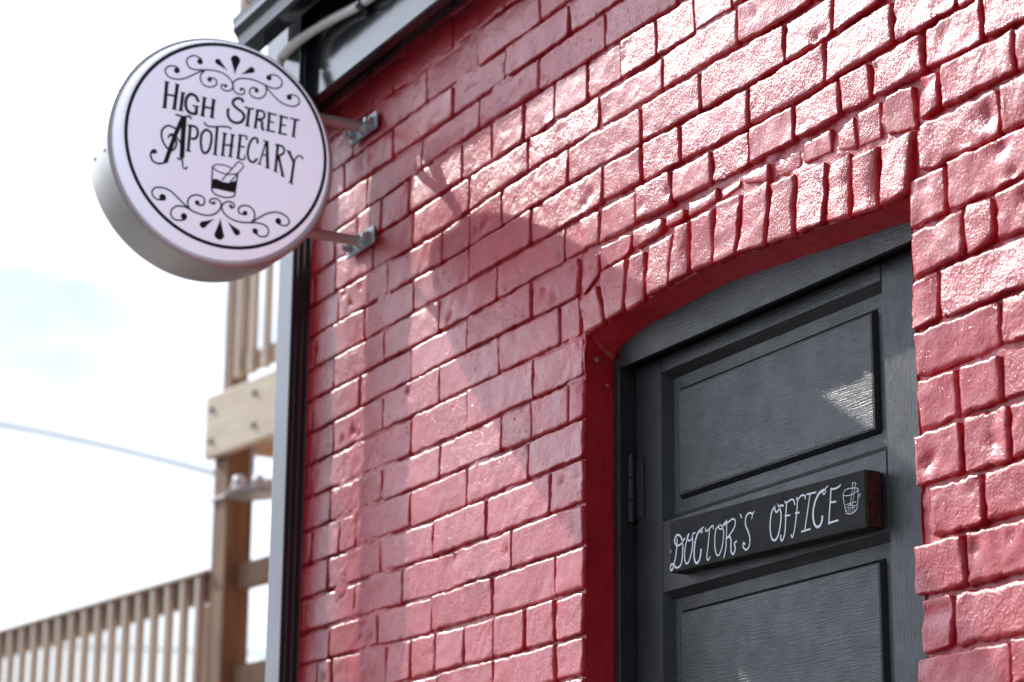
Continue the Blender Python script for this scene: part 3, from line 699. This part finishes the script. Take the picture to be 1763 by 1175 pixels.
kb = MB(); kb.lathe((-2.58, YD-0.001, -0.16), (0, -1, 0), [(0, .028), (.004, .028), (.008, .012), (.035, .010), (.042, .022), (.055, .027), (.066, .022), (.070, .006)], 24)
autosmooth(kb.build('knob', ZINC, door))

# eaves: frieze board, soffit, gutter, downspout, roof
YF = -0.085
fb = MB(); fb.box(X0-0.01, X1, YF, -0.0600, 1.836, 2.1255, bev=0.003); autosmooth(fb.build('frieze_board', BLACK, house), 20)
fb = MB(); fb.box(X0-0.012, X1, -0.0595, 0.004, 1.872, 2.12); fb.build('packing_strip', BLACK, house)
sf = MB(); sf.box(-4.600, X1, -0.150, 0.02, 2.1265, 2.140); sf.build('soffit', BLACK, house)
XG = -4.56
prof = [(-0.145, 2.066), (-0.145, 1.992), (-0.178, 1.990), (-0.184, 1.996), (-0.186, 2.012), (-0.190, 2.022), (-0.196, 2.030), (-0.199, 2.036), (-0.199, 2.050), (-0.202, 2.060), (-0.192, 2.065), (-0.189, 2.058), (-0.190, 2.040), (-0.182, 2.030), (-0.178, 2.018), (-0.174, 1.998), (-0.150, 1.998), (-0.150, 2.066)]
V = []; F = []; n = len(prof)
for x in (XG, X1): V += [(x, y, z) for y, z in prof]
for i in range(n): F.append([i, (i+1) % n, n+(i+1) % n, n+i])
gut = mesh('gutter', V, F, BLACK, house); autosmooth(gut, 25)
ec = [q for q in prof[:10]]
V = [(XG-0.0045, y*1.0, z) for y, z in ec]+[(XG-0.0005, y, z) for y, z in ec]; k = len(ec)
F = [list(range(k))[::-1], list(range(k, 2*k))]+[[i, (i+1) % k, k+(i+1) % k, k+i] for i in range(k)]
mesh('end_cap', V, F, BLACK, gut)
rf = MB(); rf.add([(XG-0.02, -0.15, 2.142), (X1+.1, -0.15, 2.142), (X1+.1, 3.0, 3.1), (XG-0.02, 3.0, 3.1), (XG-0.02, -0.15, 2.152), (X1+.1, -0.15, 2.152), (X1+.1, 3.0, 3.125), (XG-0.02, 3.0, 3.125)],
    [(0,3,2,1),(4,5,6,7),(0,1,5,4),(1,2,6,5),(2,3,7,6),(3,0,4,7)])
rf.add([(XG-0.02, 3.001, 3.1), (X1+.1, 3.001, 3.1), (X1+.1, 6.18, 2.142), (XG-0.02, 6.18, 2.142), (XG-0.02, 3.001, 3.125), (X1+.1, 3.001, 3.125), (X1+.1, 6.18, 2.152), (XG-0.02, 6.18, 2.152)],
    [(0,3,2,1),(4,5,6,7),(0,1,5,4),(1,2,6,5),(2,3,7,6),(3,0,4,7)])
rf.build('roof', ROOFM, house)
# ribbed downspout standing off the wall
px1, px0, py0, py1 = -4.400, -4.476, -0.1085, -0.0665
sec = []
def side_pts(a, b, k, nrm, dep):
    L_ = []
    for i in range(k):
        t0 = (i+0.0)/k; t1 = (i+1.0)/k; mid = (t0+t1)/2
        for t, dd_ in ((t0+.10/k, 0), (t0+.30/k, dep), (t1-.30/k, dep), (t1-.10/k, 0)):
            L_.append((a[0]+(b[0]-a[0])*t-nrm[0]*dd_, a[1]+(b[1]-a[1])*t-nrm[1]*dd_))
    return L_
sec += [(px0+0.004, py0), (px1-0.003, py0)]
sec += side_pts((px1, py0), (px1, py1), 3, (1, 0), 0.0016)
sec += side_pts((px1, py1), (px0, py1), 2, (0, 1), 0.003)
sec += side_pts((px0, py1), (px0, py0), 3, (-1, 0), 0.0035)
V = []; F = []; n = len(sec)
for z in (-H+0.1, 2.126): V += [(x, y, z) for x, y in sec]
F = [[i, (i+1) % n, n+(i+1) % n, n+i] for i in range(n)]+[list(range(n, 2*n))]
dsp = mesh('downspout', V, F, BLACK, house)
for zs in (1.79, -0.4):
    st = MB(); st.box(px0-0.003, px1+0.003, py0-0.003, py0-0.0005, zs, zs+0.03); st.box(px1+0.0005, px1+0.003, py0-0.001, -0.002, zs, zs+0.03); st.box(px0-0.003, px0-0.0005, py0-0.001, -0.002, zs, zs+0.03)
    if zs < 0: st.build('strap', BLACK, dsp)
fp = MB(); fp.box(-4.60, X1, -0.1445, -0.138, 1.995, 2.126); fp.build('gutter_board', BLACK, house)
for zz, yy, rr in ((1.052, 0.020, .0045), (1.010, 0.040, .0028)):
    q = MB(); q.lathe((JL+0.0008, yy, zz), (1, 0, 0), [(0, rr), (.0016, rr*.9), (.0024, rr*.4)], 14); q.build('filler_plug', PLUG, house)
ct = MB(); ct.box(-4.606, -4.572, -0.052, 0.004, -H, 1.870, bev=0.002); ct.build('corner_shade_strip', BLACK, house)  # added strip, unseen behind the downspout, to shade the wall's left end
# stone step in front of the door
stp = MB(); stp.box(JL-0.25, JR_+0.25, -0.55, -0.012, -H+0.001, -H+0.19, bev=0.01); stp.box(JL-0.1, JR_+0.1, -0.28, 0.05, -H+0.191, ZDB-0.001, bev=0.01)
tag(stp.build('door_step', CONC), 'pale concrete step in front of the black door', 'step')

# ------------------------------------------------------------------ round illuminated sign on two arms
XR = -4.210; SY, SZ, SR = -0.3433, 1.6203, 0.2364; XFACE = -4.182; FY, FZ = -0.345, 1.624
sign = thing('round_sign', 'round white illuminated shop sign reading HIGH STREET APOTHECARY on two wall arms', 'sign', (-4.27, SY, SZ-SR))
q = MB(); q.lathe((XR-0.115, SY, SZ), (1, 0, 0), [(0, SR-.012), (0.001, SR-.004), (0.004, SR), (0.108, SR), (0.113, SR-.001), (0.115, SR-.004), (0.115, SR-.009), (0.106, SR-.0095)], 128)
body = autosmooth(q.build('case', ALU, sign), 30)
for g in (math.radians(188), math.radians(300), math.radians(65)):
    for dx in (-0.075, -0.018):
        q = MB(); ax_d = (0, math.cos(g), math.sin(g)); q.lathe((XR+dx, SY+math.cos(g)*(SR-.001), SZ+math.sin(g)*(SR-.001)), ax_d, [(0, .0045), (.0022, .0040), (.0034, .0022)], 12)
        autosmooth(q.build('rivet', ALU, body))
q = MB(); q.lathe((XR-0.0005, FY, FZ), (1, 0, 0), [(0, .2245), (0.004, .2243), (0.010, .2225), (0.022, .2175), (0.0267, .2150), (0.0285, .2115), (0.0285, .10), (0.0285, .02)], 128)
# face is centred a touch off the case as the pan is formed
face = autosmooth(q.build('face', FACE, sign), 40)
q = MB(); n = 160; V = []; F = []
for k in range(n):
    g = 2*math.pi*k/n
    V += [(XFACE+0.0004, FY+math.cos(g)*rr, FZ+math.sin(g)*rr) for rr in (.2036, .2110)]
for k in range(n): a = 2*k; b = 2*((k+1) % n); F.append([a, b, b+1, a+1])
LAYER = [0]
def ribbon_mesh(strokes, place, balls=(), drops=(), polys=(), bold=1.0):
    V = []; F = []
    def emit(v, f_):
        LAYER[0] += 1; n = len(V); V.extend([place(a*1e-4, b*1e-4, LAYER[0]*1.2e-5) for a, b in v]); F.extend([[i+n for i in q] for q in f_])
    for wd, pts in strokes:
        P = spline([tuple(q) for q in pts], 7); w2 = wd/2*bold; lo = []; hi = []
        for i, q in enumerate(P):
            t = (P[min(i+1, len(P)-1)]-P[max(i-1, 0)])
            if t.length < 1e-6: t = Vector((1, 0, 0))
            t.normalize(); nn = Vector((-t.y, t.x, 0))*w2
            if i == 0: q = q-t*w2*.25
            if i == len(P)-1: q = q+t*w2*.25
            lo.append((q.x-nn.x, q.y-nn.y)); hi.append((q.x+nn.x, q.y+nn.y))
        n = len(P); emit(lo+hi, [[i, i+1, n+i+1, n+i] for i in range(n-1)])
    for x, y, rr in balls:
        emit([(x+math.cos(g)*rr, y+math.sin(g)*rr) for g in [2*math.pi*k/20 for k in range(20)]], [list(range(20))])
    for tx, ty, cx_, cy_, rr in drops:
        d = Vector((cx_-tx, cy_-ty)); ln = d.length; d.normalize(); e = Vector((-d.y, d.x)); pts = [(tx, ty)]
        for t in (0.25, 0.5, 0.75): ww = rr*(t**1.25)*1.0; pts.append((tx+d.x*ln*t+e.x*ww, ty+d.y*ln*t+e.y*ww))
        for k in range(13): g = math.pi/2-math.pi*k/12; pts.append((cx_+d.x*rr*math.cos(g)+e.x*rr*math.sin(g), cy_+d.y*rr*math.cos(g)+e.y*rr*math.sin(g)))
        for t in (0.75, 0.5, 0.25): ww = rr*(t**1.25); pts.append((tx+d.x*ln*t-e.x*ww, ty+d.y*ln*t-e.y*ww))
        emit(pts, [list(range(len(pts)))])
    for p in polys: emit([tuple(q) for q in p], [list(range(len(p)))])
    return V, F
on_face = lambda a, b, e: (XFACE+0.0004+e, FY+a, FZ+b)
mesh('ring', V, F, INK, face)
gl = SIGN_STROKES[-15:-7]
def print_on(name, mat, parent, *args, **kw):
    LAYER[0] = 0; V, F = ribbon_mesh(*args, **kw); return mesh(name, V, F, mat, parent)
nA = 46
print_on('lettering', INK, face, SIGN_STROKES[7:nA], on_face, bold=1.18)
print_on('lettering', INK, face, SIGN_STROKES[nA:-15], on_face, bold=1.18, balls=[SIGN_BALLS[8]])
print_on('scrollwork', INK, face, SIGN_STROKES[:7], on_face, bold=1.25, balls=SIGN_BALLS[:8], drops=SIGN_DROPS[:3])
print_on('scrollwork', INK, face, SIGN_STROKES[-7:], on_face, bold=1.25, balls=SIGN_BALLS[9:], drops=SIGN_DROPS[3:])
print_on('mortar_emblem', INK, face, gl, on_face, bold=1.1, polys=[SIGN_LIQUID])
for zc, ye in ((1.751, -0.118), (1.505, -0.140)):
    q = MB(); q.tube([(-4.270, -0.004-0.006, zc), (-4.270, ye, zc)], 0.0108, 20); arm = autosmooth(q.build('arm', ALU, sign))
    q = MB(); q.box(-4.343, -4.212, -0.0160, -0.0095, zc-.019, zc+.019, bev=0.002); plate = q.build('wall_plate', ZINC, sign)
    for xs_ in (-4.325, -4.230):
        q = MB(); q.lathe((xs_, -0.0158, zc), (0, -1, 0), [(0, .0130), (.0020, .0130), (.0022, .0092), (.0105, .0090), (.0125, .0060), (.0175, .0058)], 18)
        autosmooth(q.build('bolt', ZINC, plate))
    q = MB(); q.lathe((-4.270, -0.0162, zc), (0, -1, 0), [(0, .0165), (.002, .0160), (.006, .0125), (.012, .0112)], 24); autosmooth(q.build('weld_collar', ZINC, plate))

# white flexible conduit feeding the sign
cp = [(-4.318, -0.176, 1.752), (-4.338, -0.165, 1.772), (-4.385, -0.153, 1.835), (-4.428, -0.146, 1.893), (-4.440, -0.138, 1.930), (-4.420, -0.124, 1.958), (-4.350, -0.107, 1.972), (-4.240, -0.100, 1.965), (-4.110, -0.099, 1.948), (-3.95, -0.099, 1.944), (-3.4, -0.099, 1.944), (-2.6, -0.099, 1.944)]
q = MB(); q.tube([tuple(v) for v in spline(cp, 6)], 0.0105, 14)
cond = tag(autosmooth(q.build('conduit', WHITE), 60), 'white flexible conduit curving from the round sign up to the black eaves', 'conduit')
for xc in (-4.105, -3.6, -3.0):
    q = MB(); n = 16; V = []; F = []
    for k in range(n+1):
        g = math.pi*2*k/n
        for rr in (.0112, .0150):
            for dx in (-.008, .008): V.append((xc+dx, -0.0992+math.cos(g)*rr, 1.9465+math.sin(g)*rr))
    for k in range(n):
        a = 4*k; b = a+4; F += [[a, b, b+1, a+1], [a+2, a+3, b+3, b+2], [a, a+2, b+2, b], [a+1, b+1, b+3, a+3]]
    q.add(V, F); q.box(xc-.008, xc+.008, -0.092, -0.0852, 1.922, 1.972); q.build('clamp', BLACK, cond)

# ------------------------------------------------------------------ hand-lettered board on the door
BX0, BX1 = -3.203, -2.686; YB = 0.052
bd = thing('door_sign', "black wooden board hand lettered DOCTOR'S OFFICE in white, fixed to the charcoal door", 'sign', (-2.95, YB, 0.655))
q = MB()
def skew(x, y, z): t = (x-BX0)/(BX1-BX0); return (x, y, z-0.0145*t)
q.box(BX0, BX1, YB, YD-0.0008, 0.668, 0.7505, fr=skew, bev=0.0012); board = q.build('board', BOARDM, bd)
q = MB(); q.box(BX1+0.0002, BX1+0.0010, YB+0.0014, YD-0.0016, 0.6700-0.0145, 0.7485-0.0145); q.build('end_grain', ENDW, bd)
on_board = lambda a, b, e: (-2.95+a, YB-0.0004-e, 0.71+b)
print_on('lettering', CHALK, board, BOARD_STROKES[:15], on_board, bold=1.2); print_on('lettering', CHALK, board, BOARD_STROKES[15:31], on_board, bold=1.2)
print_on('mortar_emblem', CHALK, board, BOARD_STROKES[31:], on_board)
for a, b in BOARD_SCREWS:
    q = MB(); q.lathe((-2.95+a*1e-4, YB+0.0004, 0.71+b*1e-4), (0, -1, 0), [(0, .0042), (.0012, .0040), (.0018, .0020)], 14); autosmooth(q.build('screw', DARKM, bd))

# ------------------------------------------------------------------ timber deck and stairs landing beyond the corner
DO = (-10.233, 2.022); ca, sa = math.cos(math.radians(7)), math.sin(math.radians(7))
def dk(a, b, z): return (DO[0]-ca*a+sa*b, DO[1]-sa*a-ca*b, z)      # a away from the lens, b towards the street
deck = thing('timber_deck', 'two storey pine deck with posts, beam and slatted railings beyond the corner', 'deck', dk(0.07, -0.07, -H-0.13))
GZ = -H-0.13
def tb(nm, a0, a1, b0, b1, z0, z1, mat, par=None, bev=0.006):
    q = MB(); q.box(a0, a1, b0, b1, z0, z1, fr=dk, bev=bev); return q.build(nm, mat, par or deck)
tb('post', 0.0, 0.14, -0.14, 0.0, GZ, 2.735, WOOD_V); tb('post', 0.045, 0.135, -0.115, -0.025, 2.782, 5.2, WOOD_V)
tb('post', 5.2, 5.34, -0.14, 0.0, GZ, 2.735, WOOD_V); tb('post', 0.0, 0.14, -2.84, -2.70, GZ, 2.735, WOOD_V); tb('post', 5.2, 5.34, -2.84, -2.70, GZ, 2.735, WOOD_V)
bm_ = tb('beam', -4.0, 0.165, 0.0015, 0.042, 2.470, 2.770, WOOD_H)
for a in (0.105, -0.30):
    for z in (2.55, 2.70):
        q = MB(); q.lathe(dk(a, 0.0415, z), (sa, -ca, 0), [(0, .016), (.006, .016), (.010, .010)], 10); q.build('bolt', DARKM, bm_)
tb('beam', -4.0, 0.185, -2.74, -2.70, 2.470, 2.735, WOOD_H)
for i in range(12): tb('joist', -3.6+i*0.33, -3.555+i*0.33, -2.69, -0.145 if -0.2 < -3.6+i*0.33 < 0.15 else -0.002, 2.50, 2.735, WOOD_H)
for i in range(19): tb('floor_board', -4.0, 0.185, -2.70+i*0.143, -2.70+i*0.143+0.137, 2.738, 2.768 if i < 18 else 2.768, WOOD_H) if -2.70+i*0.143+0.137 < 0.0 else None
# upper railing
tb('rail', -4.0, 0.04, -0.075, -0.035, 2.86, 2.945, WOOD_H); tb('rail', -4.0, 0.04, -0.075, -0.035, 3.62, 3.71, WOOD_H)
for i in range(30): tb('baluster', -0.055-i*0.128, -0.015-i*0.128, -0.034, 0.0, 2.83, 3.74, WOOD_B, bev=0.004)
# lower railing on the street side and its twin on the far side
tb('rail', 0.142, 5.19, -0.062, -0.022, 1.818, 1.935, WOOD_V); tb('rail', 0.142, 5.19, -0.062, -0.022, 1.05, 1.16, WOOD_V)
tb('rail_cap', 0.142, 5.19, -0.070, 0.024, 1.9365, 1.957, WOOD_B)
for i in range(32): tb('baluster', 0.205+i*0.1515, 0.247+i*0.1515, -0.021, 0.018, 1.00, 1.935, WOOD_B, bev=0.004)
tb('rail', 0.142, 5.19, -2.79, -2.75, 1.80, 1.94, WOOD_V); tb('rail', 0.142, 5.19, -2.79, -2.75, 1.05, 1.16, WOOD_V)
for i in range(36): tb('baluster', 0.20+i*0.138, 0.290+i*0.138, -2.749, -2.72, 1.00, 1.70, WOOD_V, bev=0.004)
tb('rail', -4.0, -0.002, -0.105, -0.060, 1.845, 1.965, WOOD_V); tb('rail', -4.0, -0.002, -0.105, -0.060, 1.38, 1.50, WOOD_V)
for i in range(18): tb('floor_board', -4.0, 5.34, -2.69+i*0.143, -2.69+i*0.143+0.137, 0.90, 0.94, WOOD_H)
tb('strap', 0.005, 0.16, 0.001, 0.012, 2.272, 2.286, WHITE, bev=0.002)
# globe lamp under the upper floor
lx, ly, lz = -9.985, 2.045, 2.255
lamp = thing('deck_lamp', 'pale flat lamp with small frosted globes hanging under the deck beam', 'lamp', (lx, ly, lz))
q = MB(); q.tube([(lx, ly, lz+.02), (lx, ly, 2.499)], 0.008, 10); q.build('stem', SHADEM, lamp)
q = MB(); q.lathe((lx, ly, lz-.03), (0, 0, 1), [(0, .07), (.008, .11), (.022, .12), (.034, .105), (.05, .03)], 32); autosmooth(q.build('shade', SHADEM, lamp))
for k in range(5):
    g = 2*math.pi*k/5; q = MB(); c = (lx+math.cos(g)*.075, ly+math.sin(g)*.075, lz+.004)
    q.lathe(c, (0, 0, 1), [(0, .008), (.008, .020), (.020, .028), (.034, .030), (.048, .025), (.058, .012), (.061, .003)], 14); autosmooth(q.build('globe', BULB, lamp), 80)

# ------------------------------------------------------------------ overhead cables far off
def raypt(px, py, depth):                                 # measured bearing -> point at its real distance
    d = r*((px-881.5)/4163.0)-u*((py-587.5)/4163.0)+f; return Vector((0, -DIST, 0))+d*depth
WP = [raypt(-400, 662, 34), raypt(0, 731, 30), raypt(130, 757, 28.8), raypt(250, 785, 27.8), raypt(420, 830, 26.3), raypt(800, 950, 23)]
for pts, rad, lab in ((WP, 0.024, 'dark overhead cable sloping across the open sky at the left'), ([raypt(60, 1112, 42), raypt(300, 1120, 41), raypt(480, 1128, 40.2), raypt(800, 1150, 39)], 0.016, 'low overhead cable glimpsed through the deck railing')):
    q = MB(); q.tube([tuple(v) for v in spline([tuple(v) for v in pts], 8)], rad, 8); tag(q.build('overhead_cable', WIRE, smooth=True), lab, 'cable')
